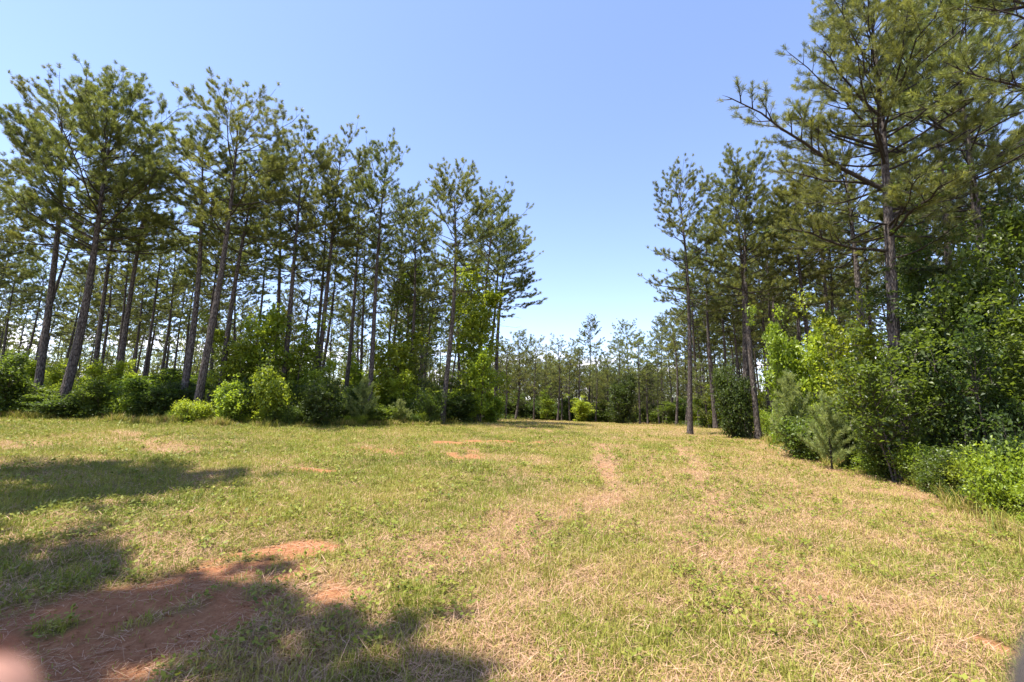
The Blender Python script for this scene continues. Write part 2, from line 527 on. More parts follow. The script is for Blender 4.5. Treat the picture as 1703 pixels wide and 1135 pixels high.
def fringe(rng):
    """tall uncut grass where the mower did not reach"""
    out = []
    for pl, n_, sx, sy in ((EDGE_R, 16000, 1, 0), (EDGE_L, 22000, 0, 1)):
        cum = np.concatenate([[0], np.cumsum(np.hypot(*np.diff(pl, axis=0).T))])
        u = rng.random(n_) * cum[-1]
        o_ = np.abs(rng.normal(0, .60, n_)) - (.55 if sx else 1.0) + .5 * (vnoise(u * 1.7, u * 0, 5) - .5)
        out.append(np.stack([np.interp(u, cum, pl[:, 0]) + sx * o_, np.interp(u, cum, pl[:, 1]) + sy * o_], -1))
    p = np.concatenate(out); k = len(p)
    x, y = p[:, 0], p[:, 1]
    clump = sstep(.3, .75, fbm(x / .5, y / .5, 141, 3))
    ln = rng.uniform(.10, .48, k) * (.35 + .85 * clump)
    az = rng.uniform(0, 6.28, k); lean = np.abs(rng.normal(.3, .25, k))
    d = np.stack([np.cos(az) * np.sin(lean), np.sin(az) * np.sin(lean), np.cos(lean)], -1)
    sd = np.stack([-np.sin(az), np.cos(az), 0 * az], -1) * (.0045 * np.sqrt(np.clip(y / 6, 1, 5)))[:, None]
    b = np.stack([x, y, ground_z(x, y) - .01], -1)
    mid = b + d * (ln * .55)[:, None]; tip = b + d * ln[:, None] + np.stack([np.cos(az), np.sin(az), -.6 + 0 * az], -1) * (ln * .22)[:, None]
    v = np.stack([b - sd, b + sd, mid + sd * .8, mid - sd * .8, tip], 1).reshape(-1, 3)
    i = np.arange(k) * 5
    return v, np.stack([i + 3, i + 2, i + 4], -1), np.stack([i, i + 1, i + 2, i + 3], -1), np.repeat(np.clip(rng.normal(.38, .2, k), .05, .95), 5)


def litter(rng):
    """fallen pine needles and straw lying about, also on the bare earth"""
    x, y = scatter(90000, 2.0, 16, 1.3, rng)
    ok = (fbm(x / .6, y / .6, 151, 3) > .42) & (in_woods(x, y) < .3)
    x, y = x[ok], y[ok]; k = len(x)
    az = rng.uniform(0, 6.28, k); L = rng.uniform(.03, .16, k)
    d = np.stack([np.cos(az), np.sin(az), rng.normal(0, .1, k)], -1) * L[:, None] * .5
    c = np.stack([x, y, ground_z(x, y) + rng.uniform(.004, .03, k)], -1)
    sd = np.stack([-np.sin(az), np.cos(az), rng.normal(0, .3, k)], -1) * (.0013 * np.sqrt(np.clip(y / 4, 1, 4)))[:, None]
    v = np.stack([c - d - sd, c - d + sd, c + d + sd, c + d - sd], 1).reshape(-1, 3)
    i = np.arange(k) * 4
    return v, np.stack([i, i + 1, i + 2, i + 3], -1), np.repeat(rng.uniform(.66, .98, k), 4)


rng = np.random.default_rng(11)
v1, t1, q1, a1 = grass_blades(rng)
v2, q2, a2 = weed_leaves(rng)
v3, t3, q3, a3 = fringe(rng)
v4, q4, a4 = litter(rng)
n1, n2, n3 = len(v1), len(v1) + len(v2), len(v1) + len(v2) + len(v3)
grm = make_mesh('grass', np.concatenate([v1, v2, v3, v4]), np.concatenate([t1, t3 + n2]), np.concatenate([q1, q2 + n1, q3 + n2, q4 + n3]),
                [blade_mat()], {'tint': np.concatenate([a1, a2, a3, a4])})
grass = bpy.data.objects.new('grass', grm); sc.collection.objects.link(grass)
grass['kind'] = 'stuff'
grass['label'] = 'short mown grass mixed with dry cut straw'
del v1, t1, q1, a1

# crumbs of dry clay on the bare earth
cx, cy = scatter(60000, 2.2, 26, 1.3, rng)
ok = clay_mask(cx, cy) > rng.uniform(.15, .7, len(cx)); cx, cy = cx[ok], cy[ok]; k = len(cx)
r_ = .004 + .016 * rng.random(k) ** 4 * np.sqrt(np.clip(cy / 4, 1, 4))
octa = np.array([[1, 0, 0], [0, 1, 0], [-1, 0, 0], [0, -1, 0], [0, 0, .8], [0, 0, -.8]])
otri = np.array([[0, 1, 4], [1, 2, 4], [2, 3, 4], [3, 0, 4], [1, 0, 5], [2, 1, 5], [3, 2, 5], [0, 3, 5]])
cv = np.stack([cx, cy, ground_z(cx, cy)], -1)[:, None] + (octa[None] * rng.uniform(.6, 1.3, (k, 6, 1)) + rng.normal(0, .15, (k, 6, 3))) * r_[:, None, None]
cm_ = make_mesh('clay_crumbs', cv.reshape(-1, 3), (otri[None] + (np.arange(k) * 6)[:, None, None]).reshape(-1, 3), None, [M_GROUND],
                {'clay': np.ones(k * 6), 'straw': np.zeros(k * 6), 'woods': np.zeros(k * 6)})
crumbs = bpy.data.objects.new('clay_crumbs', cm_); sc.collection.objects.link(crumbs)
crumbs['kind'] = 'stuff'; crumbs['label'] = 'small crumbs of red clay on the bare earth'


# ------------------------------------------------------------------ pines
def needle_mesh(name, P, D, S, rng, per=24, length=.19, width=.011, mat=None, spread=1.0, tint=None):
    """a brush of long needles round every twig tip"""
    k = len(P) * per
    P_ = np.repeat(P, per, 0); D_ = np.repeat(D, per, 0); S_ = np.repeat(S, per)
    rnd = unit(rng.normal(0, 1, (k, 3)))
    dirv = unit(D_ * rng.uniform(.35, 1.2, k)[:, None] + rnd * spread * rng.uniform(.5, 1.0, k)[:, None] + np.array([0, 0, .12]))
    st = P_ - D_ * (rng.uniform(0, .20, k) * S_)[:, None]
    ln = length * S_ * rng.uniform(.7, 1.15, k)
    sd = unit(np.cross(dirv, rng.normal(0, 1, (k, 3)))) * (width * rng.uniform(.7, 1.3, k))[:, None]
    mid = st + dirv * (ln * .5)[:, None]
    v = np.stack([st, mid + sd, st + dirv * ln[:, None], mid - sd], 1).reshape(-1, 3)
    i = np.arange(k) * 4
    q = np.stack([i, i + 1, i + 2, i + 3], -1)
    tn = rng.uniform(0, 1, len(P)) if tint is None else tint
    tt = np.clip(np.repeat(tn, per) * .7 + rng.uniform(0, .3, k), 0, 1)
    return make_mesh(name, v, None, q, [mat or M_NEEDLE], {'tint': np.repeat(tt, 4)})


def pine(seed, H=18.0, cb=.48, rmax=2.6, r0=.150, gap=.36, bend=.25, dead=14, limbs=(), per=72, length=.18, width=.0066,
         mat=None, top=.48, sparse=.12, droop=-8, tip_up=.35, bias=None):
    """trunk, branches and needle crown of one pine, foot at the origin"""
    rng = np.random.default_rng(seed)
    # trunk
    k = 22
    t = np.linspace(0, 1, k)
    ph, ph2 = rng.uniform(0, 6.28, 2)
    tx = bend * (np.sin(t * 3.3 + ph) - np.sin(ph) - t * (np.sin(3.3 + ph) - np.sin(ph)))
    ty = bend * (np.sin(t * 2.7 + ph2) - np.sin(ph2) - t * (np.sin(2.7 + ph2) - np.sin(ph2)))
    pts = np.stack([tx, ty, t * H - .15], -1)
    rad = r0 * (1 - t) ** .75 * .96 + .008 + r0 * .45 * np.exp(-t * H / .35)
    tr = Tubes(); tr.add(pts, rad, 12)
    at = lambda h: np.array([np.interp(h, pts[:, 2], pts[:, a]) for a in range(3)])
    rat = lambda h: np.interp(h, pts[:, 2], rad)
    br = Tubes()
    TP, TD, TS = [], [], []

    def twig(p, d, L, r, lvl):
        """a side shoot with needle brushes along its outer part"""
        ns = 4
        tt = np.linspace(0, 1, ns)
        side = rng.normal(0, .12, 3)
        q = p + d * (tt * L)[:, None] + (np.array([0, 0, tip_up * L * .5]) + side * L) * (tt ** 2)[:, None]
        br.add(q, r * (1 - tt * .75), 3)
        tan = unit(np.gradient(q, axis=0))
        if lvl > 0 and L > .55:
            for s in np.arange(.3, .98, .26 / max(L, .3)):
                qq = np.array([np.interp(s, tt, q[:, a]) for a in range(3)])
                sd = unit(np.cross(tan[2], [0, 0, 1.0])) * rng.choice([-1, 1])
                dd = unit(tan[2] * .75 + sd * rng.uniform(.4, 1.0) + np.array([0, 0, rng.uniform(-.1, .45)]))
                twig(qq, dd, L * rng.uniform(.28, .5) * (1.1 - s * .5), r * .5, lvl - 1)
        for s in np.arange(1.0, .5 if L > .4 else .7, -.14 / max(L, .2)):
            if rng.random() < .12: continue
            qq = np.array([np.interp(s, tt, q[:, a]) for a in range(3)])
            dd = unit(tan[-1] + np.array([0, 0, .45]) + rng.normal(0, .2, 3))
            TP.append(qq); TD.append(dd); TS.append(rng.uniform(.75, 1.15))

    def limb(h, az, L, el, r, curve=.25, gap2=.21):
        ns = 8
        tt = np.linspace(0, 1, ns)
        p = at(h)
        d = np.array([math.cos(az) * math.cos(el), math.sin(az) * math.cos(el), math.sin(el)])
        wob = np.cumsum(rng.normal(0, .03, (ns, 3)), 0) * L
        q = p + d * (tt * L)[:, None] + np.array([0, 0, curve * L]) * (tt ** 2)[:, None] + wob * tt[:, None]
        br.add(q, r * (1 - tt * .82) + .004, 5)
        tan = unit(np.gradient(q, axis=0))
        n2 = max(3, int(L * .68 / gap2))
        for j in range(n2):
            s = .35 + .65 * (j + rng.random()) / n2
            if rng.random() < sparse: continue
            qq = np.array([np.interp(s, tt, q[:, a]) for a in range(3)])
            tg = tan[min(ns - 1, int(s * (ns - 1)))]
            sd = unit(np.cross(tg, [0, 0, 1.0])) * (1 if j % 2 else -1)
            dd = unit(tg * .8 + sd * rng.uniform(.5, 1.1) + np.array([0, 0, rng.uniform(-.15, .5)]))
            twig(qq, dd, min(1.3, (.22 + .36 * L * (1.15 - s)) * rng.uniform(.7, 1.25)), r * .35, 1)
        twig(q[-1], tan[-1], .3, r * .2, 0)

    h = cb * H
    az = rng.uniform(0, 6.28)
    while h < H * .985:
        t_ = (h / H - cb) / (1 - cb)
        prof = np.interp(t_, [0, .15, .4, .7, .9, 1], [.70, .95, 1.0, .88, .72, top])
        for _ in range(rng.integers(2, 4)):
            az += 2.4 + rng.normal(0, .4)
            if rng.random() < np.interp(t_, [0, .3, .6], [sparse + .3, sparse + .12, sparse]): continue
            L = rmax * prof * rng.uniform(.55, 1.2)
            if bias is not None: L *= 1 + bias[1] * math.cos(az - bias[0])
            el = R(np.interp(t_, [0, .35, .75, 1], [droop, 18, 44, 64]) + rng.normal(0, 10))
            limb(h + rng.uniform(-.1, .1), az, L, el, max(.010, min(.42 * rat(h), .012 + .011 * L)))
        h += gap * rng.uniform(.7, 1.3) * (1 - .35 * t_)
    twig(at(H * .985), np.array([0, 0, 1.]), .35, .012, 0)
    for (hh, a, L, e, cv) in limbs:
        limb(hh, R(a), L, R(e), .018 + .011 * L, cv, .2)
    for _ in range(dead):
        hh = H * rng.uniform(cb * .45, cb * 1.05); a = rng.uniform(0, 6.28); L = rng.uniform(.4, 1.7)
        d = np.array([math.cos(a), math.sin(a), rng.uniform(-.25, .35)])
        tt = np.linspace(0, 1, 4)[:, None]
        q = at(hh) + d * L * tt + rng.normal(0, .05, (4, 3)) * tt
        br.add(q, .014 * (1 - tt[:, 0] * .8), 4)
        if rng.random() < .6:
            br.add(np.stack([q[2], q[2] + d * L * .25 + rng.normal(0, .2, 3)]), [.006, .003], 3)
    P, D, S = np.array(TP), np.array(TD), np.array(TS)
    # old needles low inside are duller, young tips yellower: leaf colour by brush, not by light
    return (tr.mesh('trunk', M_BARK, br, M_TWIG), None, needle_mesh('crown', P, D, S, rng, per, length, width, mat), float(P[:, 2].max()))


def young_pine(seed, H=2.6, rmax=1.0, per=26, length=.17, width=.007, dens=1.0, mat=None):
    rng = np.random.default_rng(seed)
    tr, br = Tubes(), Tubes()
    tt = np.linspace(0, 1, 8)
    q = np.stack([rng.normal(0, .02, 8) * H * .5, rng.normal(0, .02, 8) * H * .5, tt * H - .05], -1); q[0, :2] = 0
    tr.add(q, .012 * H * (1 - tt) + .006, 6)
    TP, TD, TS = [], [], []
    az = 0
    for h in np.arange(.10 * H, H * .97, .17 / dens):
        for _ in range(3):
            az += 2.4 + rng.normal(0, .3)
            s = h / H
            L = rmax * (1 - s) ** .75 * rng.uniform(.55, 1.1) + .12
            el = R(18 + 45 * s + rng.normal(0, 10))
            d = np.array([math.cos(az) * math.cos(el), math.sin(az) * math.cos(el), math.sin(el)])
            p = np.array([np.interp(h, q[:, 2], q[:, a]) for a in range(3)])
            t4 = np.linspace(0, 1, 4)
            b = p + d * (t4 * L)[:, None] + np.array([0, 0, .25 * L]) * (t4 ** 2)[:, None]
            br.add(b, .009 * (1 - t4 * .7), 3)
            for u in np.arange(1.0, .2, -.13 / L):
                pp = np.array([np.interp(u, t4, b[:, a]) for a in range(3)])
                TP.append(pp + rng.normal(0, .03, 3)); TD.append(unit(d + np.array([0, 0, .55]) + rng.normal(0, .3, 3))); TS.append(rng.uniform(.7, 1.1))
    for u in (0, .12, .25):
        TP.append(q[-1] - np.array([0, 0, u])); TD.append(np.array([0, 0, 1.])); TS.append(1.)
    return (tr.mesh('trunk', M_TWIG, br, M_TWIG), None,
            needle_mesh('crown', np.array(TP), np.array(TD), np.array(TS), rng, per, length, width, mat or M_NEEDLE_YOUNG), H)


# ------------------------------------------------------------------ broad leaved saplings and shrubs
def leaf_mesh(name, P, rng, per, size, clump, mat, up=.8, ratio=.62):
    k = len(P) * per
    C = np.repeat(P, per, 0) + rng.normal(0, clump, (k, 3)) * np.array([1, 1, .5])
    nrm = unit(rng.normal(0, .62, (k, 3)) + np.array([0, 0, up]))
    d = unit(np.cross(nrm, rng.normal(0, 1, (k, 3))))
    s = np.cross(nrm, d)
    L = size * rng.uniform(.55, 1.25, k)[:, None]
    wv = s * L * ratio * .5
    lift = nrm * L * .12
    b, t = C - d * L * .5, C + d * L * .5 - nrm * L * .1
    m1, m2 = C + wv + lift - d * L * .05, C - wv + lift - d * L * .05
    v = np.stack([b, m1, t, m2], 1).reshape(-1, 3)
    i = np.arange(k) * 4
    tr = np.concatenate([np.stack([i, i + 1, i + 2], -1), np.stack([i, i + 2, i + 3], -1)])
    tn = np.clip(np.repeat(rng.uniform(0, 1, len(P)), per) * .6 + rng.uniform(0, .4, k), 0, 1)
    return make_mesh(name, v, tr, None, [mat], {'tint': np.repeat(tn, 4)})


def broadleaf(seed, H=4.0, Wd=2.6, stems=1, per=11, size=.10, clump=.11, mat=None, low=.1, dens=1.0, peak=.45, up=.8, spread=.5, lvl=2):
    """stems with tiers of side shoots, each shoot end carrying a spray of leaves; Wd is the crown's width"""
    rng = np.random.default_rng(seed)
    st = Tubes(); TP = []

    def shoot(p, d, L, r, lv):
        k = 5
        tt = np.linspace(0, 1, k)
        q = p + d * (tt * L)[:, None] + np.array([0, 0, .18 * L]) * (tt ** 2)[:, None] + np.cumsum(rng.normal(0, .04, (k, 3)), 0) * L * tt[:, None]
        st.add(q, r * (1 - tt * .8) + .002, 4)
        if lv > 0:
            nsub = max(2, int(L * 5 * dens))
            for j in range(nsub):
                s = .25 + .75 * (j + rng.random()) / nsub
                qq = np.array([np.interp(s, tt, q[:, a]) for a in range(3)])
                dd = unit(d * .6 + rng.normal(0, .6, 3) + np.array([0, 0, .15]))
                shoot(qq, dd, L * rng.uniform(.25, .5), r * .45, lv - 1)
        else:
            for s in (.5, 1.0): TP.append(np.array([np.interp(s, tt, q[:, a]) for a in range(3)]))
        TP.append(q[-1])

    for sidx in range(stems):
        a0 = sidx * 6.283 / stems + rng.uniform(-.5, .5)
        off = (spread * Wd * .5) if stems > 1 else .0
        hh = H * (1 if sidx == 0 else rng.uniform(.6, .95))
        k = 8
        tt = np.linspace(0, 1, k)
        base = np.array([math.cos(a0), math.sin(a0), 0]) * (.08 * off)
        q = base + np.stack([math.cos(a0) * off * tt ** 1.3, math.sin(a0) * off * tt ** 1.3, tt * hh - .08 * (tt == 0)], -1)
        q += np.cumsum(rng.normal(0, .02, (k, 3)), 0) * H * tt[:, None]
        st.add(q, (.010 * hh + .006) * (1 - tt * .85), 6)
        az = rng.uniform(0, 6.28)
        hcur = low * hh
        while hcur < hh:
            s = hcur / hh
            prof = np.interp(s, [0, low, peak, .8, 1], [.6, .75, 1, .6, .15])
            for _ in range(2):
                az += 2.4 + rng.normal(0, .5)
                L = (Wd * .5 * (1 if stems == 1 else .62)) * prof * rng.uniform(.4, 1.1) * (1.45 if rng.random() < .16 else 1)
                if rng.random() < .14: continue
                el = R(np.interp(s, [0, 1], [8, 55]) + rng.normal(0, 14))
                d = np.array([math.cos(az) * math.cos(el), math.sin(az) * math.cos(el), math.sin(el)])
                p = np.array([np.interp(s, tt, q[:, a]) for a in range(3)])
                shoot(p, d, L, .006 + .008 * L, lvl - 1)
            hcur += .26 / dens * rng.uniform(.7, 1.3) * max(.5, H / 4)
        for _ in range(3):
            s = rng.uniform(.45, .9)
            p = np.array([np.interp(s, tt, q[:, a]) for a in range(3)]) + rng.normal(0, .12, 3) * Wd
            shoot(p, unit(np.array([rng.normal(0, .35), rng.normal(0, .35), 1.0])), hh * rng.uniform(.14, .26), .006, 1)
        TP.append(q[-1])
    P = np.array(TP)
    P[:, 2] = np.maximum(P[:, 2], .05)
    cr = leaf_mesh('crown', P, rng, per, size, clump, mat or M_LEAF, up)
    return (st.mesh('stems', M_STEM), None, cr, H)


# ------------------------------------------------------------------ placing plants
PROPS = ('label', 'category', 'group')


def plant(kind, proto, x, y, H, wid=1.0, rot=0.0, top=None, label=None, cat='tree', group=None, names=('trunk', 'branches', 'crown'), sink=.0):
    """one plant: an Empty at its foot, its parts as children; top = a point its tip leans to"""
    e = bpy.data.objects.new(kind, None)
    sc.collection.objects.link(e)
    z = float(ground_z(x, y, False)) - sink
    e.location = (x, y, z)
    sz = H / proto[3]
    axis = Vector((0, 0, 1)) if top is None else (Vector(top) - Vector((x, y, z))).normalized()
    q = Vector((0, 0, 1)).rotation_difference(axis) @ Matrix.Rotation(rot, 3, 'Z').to_quaternion()
    e.rotation_mode = 'QUATERNION'; e.rotation_quaternion = q
    e.scale = (wid, wid, sz)
    e['label'] = label; e['category'] = cat
    if group: e['group'] = group
    for nm, me in zip(names, proto[:3]):
        if me is None: continue
        c = bpy.data.objects.new(nm, me); sc.collection.objects.link(c); c.parent = e
    return e


def tall_pine(px, d, tx, ty, proto, label, wid=1.0, rot=None, group='pines along the edges of the clearing'):
    """a pine d metres out whose trunk line runs from the ground under pixel column px to its tip at (tx, ty)"""
    r = ray(px, 690); x = CAM[0] + r[0] * d; y = d
    tp = depth_at(tx, ty, d)
    tp[2] = depth_at(tx, ty, d - (1.7 if proto is P_BROAD else 1.1) * wid)[2]      # the near side of the crown shows highest
    H = float(np.linalg.norm(tp - np.array([x, y, ground_z(x, y, False)])))
    return plant('pine_tree', proto, x, y, H, wid, RNG.uniform(0, 6.28) if rot is None else rot, tp, label, 'pine tree', group)


def bush(kind, x0, x1, ytop, d, proto, pw, label, cat='shrub', group=None, names=('stems', None, 'crown'), base=None, rot=None):
    """a plant filling the columns x0..x1 up to ytop at depth d (or standing on the ground seen at row base)"""
    xm = (x0 + x1) / 2
    if base is not None: x, d = ground_at(xm, base)
    else: x = CAM[0] + ray(xm, 690)[0] * d
    top = depth_at(xm, ytop, d)
    H = top[2] - ground_z(x, d, False)
    w = (x1 - x0) / FPX * d
    return plant(kind, proto, x, d, max(.3, H), w / pw, RNG.uniform(0, 6.28) if rot is None else rot, None, label, cat, group, names)


# ------------------------------------------------------------------ kinds of plant
PINES = [pine(100 + i, H=18, cb=c + .05, rmax=w * 1.05, gap=g * .94, bend=b, droop=dr)
         for i, (c, w, g, b, dr) in enumerate([(.50, 2.5, .36, .22, -10), (.46, 2.8, .38, .30, -6), (.54, 2.3, .34, .18, -4),
                                               (.44, 2.6, .40, .35, -14), (.52, 2.9, .38, .25, 0), (.57, 2.2, .34, .28, -8), (.48, 2.4, .42, .2, -12), (.55, 2.7, .40, .4, 4), (.42, 2.3, .38, .3, -16), (.50, 3.0, .42, .35, 2)])]
P_BROAD = pine(131, H=18.5, cb=.52, rmax=4.3, r0=.215, gap=.34, bend=.45, droop=12, length=.21, top=.35, dead=8, tip_up=.45)
P_HERO = pine(137, H=19.5, cb=.40, rmax=3.5, r0=.20, sparse=.10, gap=.34, bend=.2, droop=-4, per=64, length=.185, width=.0052, top=.3, dead=10,
              limbs=[(10.4, 180, 6.0, 31, .05), (10.6, 172, 3.2, 8, .1), (8.0, 178, 4.0, 4, .08), (9.4, -10, 4.4, 26, .1), (12.2, 160, 3.6, 38, .1),
                     (7.4, 20, 3.4, 0, .15), (13.5, 190, 3.4, 30, .15), (8.6, 250, 3.4, 0, .1)])
P_NEAR = pine(139, H=19.5, cb=.46, rmax=3.3, r0=.19, sparse=.10, gap=.34, bend=.25, droop=0, per=64, length=.185, width=.0052, top=.3, dead=10)
P_HIGH = pine(143, H=20, cb=.60, rmax=3.4, r0=.2, gap=.36, bend=.2, droop=-4, top=.35, dead=4, per=90, length=.26, width=.011, sparse=.04)
P_THIN = [pine(150 + i, H=13, cb=c, rmax=w, r0=.10, gap=.42, bend=.2, per=16, width=.018, length=.24, droop=-4, dead=8, sparse=.2)
          for i, (c, w) in enumerate([(.38, 2.0), (.45, 1.8), (.28, 2.2), (.5, 1.7)])]
P_FULL = [pine(160, H=10, cb=.08, rmax=2.3, r0=.11, gap=.40, per=18, width=.016, length=.22, dead=2, droop=-4, top=.15),
          pine(161, H=8, cb=.10, rmax=1.7, r0=.09, gap=.36, per=18, width=.016, length=.22, dead=2, droop=0, top=.15)]
YOUNG = [young_pine(170, 2.6, 1.0, 60, .16, .0055, 1.3), young_pine(171, 2.2, 1.15, 60, .16, .0055, 1.4), young_pine(172, 1.7, .95, 56, .16, .0055, 1.3)]
SAPL = [broadleaf(201, 4.2, 3.2, 2, 8, .185, .18, M_LEAF_BRIGHT, .10, 1.0, .5), broadleaf(202, 4.0, 2.8, 2, 8, .18, .17, M_LEAF_BRIGHT, .10, 1.05, .55),
        broadleaf(203, 6.2, 3.6, 2, 10, .20, .22, M_LEAF_BRIGHT, .10, 1.15, .5), broadleaf(204, 3.4, 3.0, 3, 8, .16, .16, M_LEAF_BRIGHT, .06, 1.05, .5)]
SAPL.append(broadleaf(205, 6.5, 2.8, 1, 8, .17, .17, M_LEAF, .15, .9, .5))
SHRUB = [broadleaf(211, 2.2, 2.8, 5, 7, .13, .14, M_LEAF, .04, 1.1), broadleaf(212, 1.9, 2.6, 6, 7, .115, .13, M_LEAF_DARK, .03, 1.2),
         broadleaf(213, 2.0, 2.4, 4, 7, .14, .14, M_LEAF_BRIGHT, .05, 1.1), broadleaf(214, 2.4, 2.4, 4, 7, .15, .15, M_LEAF, .08, 1.0)]
LOW = [broadleaf(221, .95, 1.9, 7, 7, .080, .12, M_LEAF, .03, 1.4), broadleaf(222, .8, 1.8, 7, 7, .070, .12, M_LEAF_BRIGHT, .03, 1.4),
       broadleaf(223, 1.0, 2.0, 7, 7, .090, .12, M_LEAF_DARK, .03, 1.4)]
TREE_DARK = [broadleaf(231, 7.2, 5.0, 2, 13, .19, .26, M_LEAF_DARK, .08, 1.05, .4), broadleaf(232, 6.0, 4.6, 3, 12, .17, .24, M_LEAF, .08, 1.05, .45)]
BIG_SHRUB = [broadleaf(241, 3.3, 3.2, 4, 7, .125, .13, M_LEAF, .24, .95, .6, 1.1), broadleaf(242, 3.0, 3.4, 4, 7, .13, .13, M_LEAF_DARK, .2, .95, .6, 1.1)]

P_SM = [SAPL[4]]

# ------------------------------------------------------------------ pines of the left wood
PN = PINES
G_EDGE = 'pines along the edge of the left wood'
for a in [
    (96, 21.0, 216, 56, P_BROAD, 'broad-crowned thick pine leaning right, tallest of the left wood', 1.0, 4.1),
    (58, 23.0, 112, 88, PN[1], 'thick dark pine just left of the broad-crowned leaning pine', 1.25, 2.0),
    (147, 27.0, 222, 215, PN[0], 'slim dark pine just right of the broad-crowned leaning pine', 1.05, None),
    (190, 25.0, 268, 200, PN[2], 'second slim pine right of the broad-crowned leaning pine', 1.1, None),
    (298, 22.0, 345, 168, PN[5], 'dark straight pine beside the grey trunked pine, on its left', 1.15, None),
    (324, 20.5, 410, 93, PN[4], 'pine with pale grey leaning trunk and high round crown', 1.15, 1.2),
    (362, 24.0, 440, 215, PN[3], 'dark pine rising just right of the pale grey trunked pine', 1.1, None),
    (450, 28.0, 470, 232, PN[0], 'slim pine behind the tall bright leafy thicket, left of a pair', 1.05, None),
    (466, 25.0, 512, 192, PN[1], 'thick pine rising behind the tall bright leafy thicket', 1.1, None),
    (519, 26.0, 574, 190, PN[2], 'tall straight pine with warm brown trunk right of the leafy thicket', 1.1, None),
    (513, 30.0, 548, 262, PN[5], 'dark slim pine close behind the warm brown trunked pine', 1.0, None),
    (571, 29.0, 602, 268, PN[6], 'slim dark pine behind the fluffy round pine bush', 1.0, None),
    (612, 26.0, 647, 210, PN[4], 'straight pine with pointed crown above the green hardwood saplings', 1.05, None),
    (640, 33.0, 676, 310, PN[0], 'thin pine half hidden behind the green hardwood saplings', 1.0, None),
    (735, 27.0, 757, 248, PN[1], 'pine with bare trunk standing out at the corner of the grass', 1.12, .6),
    (792, 33.0, 824, 288, PN[3], 'pine behind the bright sapling at the end of the left wood', 1.15, None),
    (803, 36.0, 838, 335, PN[4], 'brown trunked pine doubling the one behind the bright sapling', 1.1, None),
    (825, 36.0, 848, 352, PN[6], 'last dark slim pine of the left wood, ragged against the sky', 1.25, 2.6),
]:
    tall_pine(a[0], a[1], a[2], a[3], a[4], a[5], a[6], a[7], G_EDGE)

# ------------------------------------------------------------------ pines of the right wood
G_RIGHT = 'pines along the edge of the right wood'
for a in [
    (1146, 27.0, 1124, 242, PN[8], 'lone slender pine standing on the grass, foremost of the right row', 1.0, .3),
    (1242, 26.0, 1214, 255, PN[3], 'thick brown pine behind the dark round shrub', 1.25, None),
    (1259, 24.0, 1240, 220, PN[1], 'grey pine beside the dark round shrub and fluffy young pine', 1.0, None),
    (1298, 34.0, 1284, 315, PN[0], 'thin pine with spreading bare twigs above the bright leafy tree', 1.1, None),
    (1383, 26.0, 1345, 240, PN[4], 'reddish brown pine behind the bright leafy tree', 1.05, None),
    (1392, 30.0, 1372, 300, PN[5], 'thin dark pine next to the reddish brown pine', 1.0, None),
    (1438, 20.0, 1392, 165, PN[6], 'grey pine left of the ivy wrapped big pine', 1.2, None),
    (1490, 14.0, 1430, -150, P_HERO, 'big pine with ivy on its trunk and long limbs over the sky', 1.0, 0.0),
    (1640, 16.0, 1556, -120, P_NEAR, 'big pine rising out of the dark hardwood thicket', 1.0, 1.0),
    (1575, 19.5, 1520, -40, PN[8], 'pine between the two big right pines, running out of the picture top', 1.25, None),
    (1530, 23.0, 1490, 90, PN[2], 'slim pine between the two big pines of the right wood', 1.1, None),
    (1700, 24.0, 1640, 120, PN[4], 'pine showing its crown behind the dark hardwood thicket', 1.2, None),
    (1189, 38.0, 1172, 335, PN[0], 'brown pine behind the lone slender pine, on its right', 1.15, None),
    (1163, 45.0, 1150, 400, PN[3], 'thin pine seen close to the lone slender pine trunk', 1.1, None),
    (1330, 31.0, 1300, 285, PN[1], 'pine whose crown fills the gap above the bright leafy tree', 1.1, None),
    (1205, 44.0, 1190, 390, PN[5], 'slim pine deep behind the soft bush of the right wood', 1.1, None),
]:
    tall_pine(a[0], a[1], a[2], a[3], a[4], a[5], a[6], a[7], G_RIGHT)

# trees standing beside the camera: their shade lies on the grass, a few twigs reach the picture
plant('pine_tree', P_HIGH, -13.5, 5.3, 19.5, 1.25, 0.4, None, 'pine just outside the clearing whose twigs show in the top left sky corner', 'pine tree', 'pines beside the viewpoint')
plant('pine_tree', P_HIGH, -7.4, 1.45, 17.0, .92, 2.0, None, 'pine beside the viewpoint that shades the red earth', 'pine tree', 'pines beside the viewpoint')
plant('pine_tree', P_NEAR, 12.6, 9.0, 19.0, 1.0, 2.2, None, 'pine whose light green limb hangs into the top right corner', 'pine tree', 'pines beside the viewpoint')

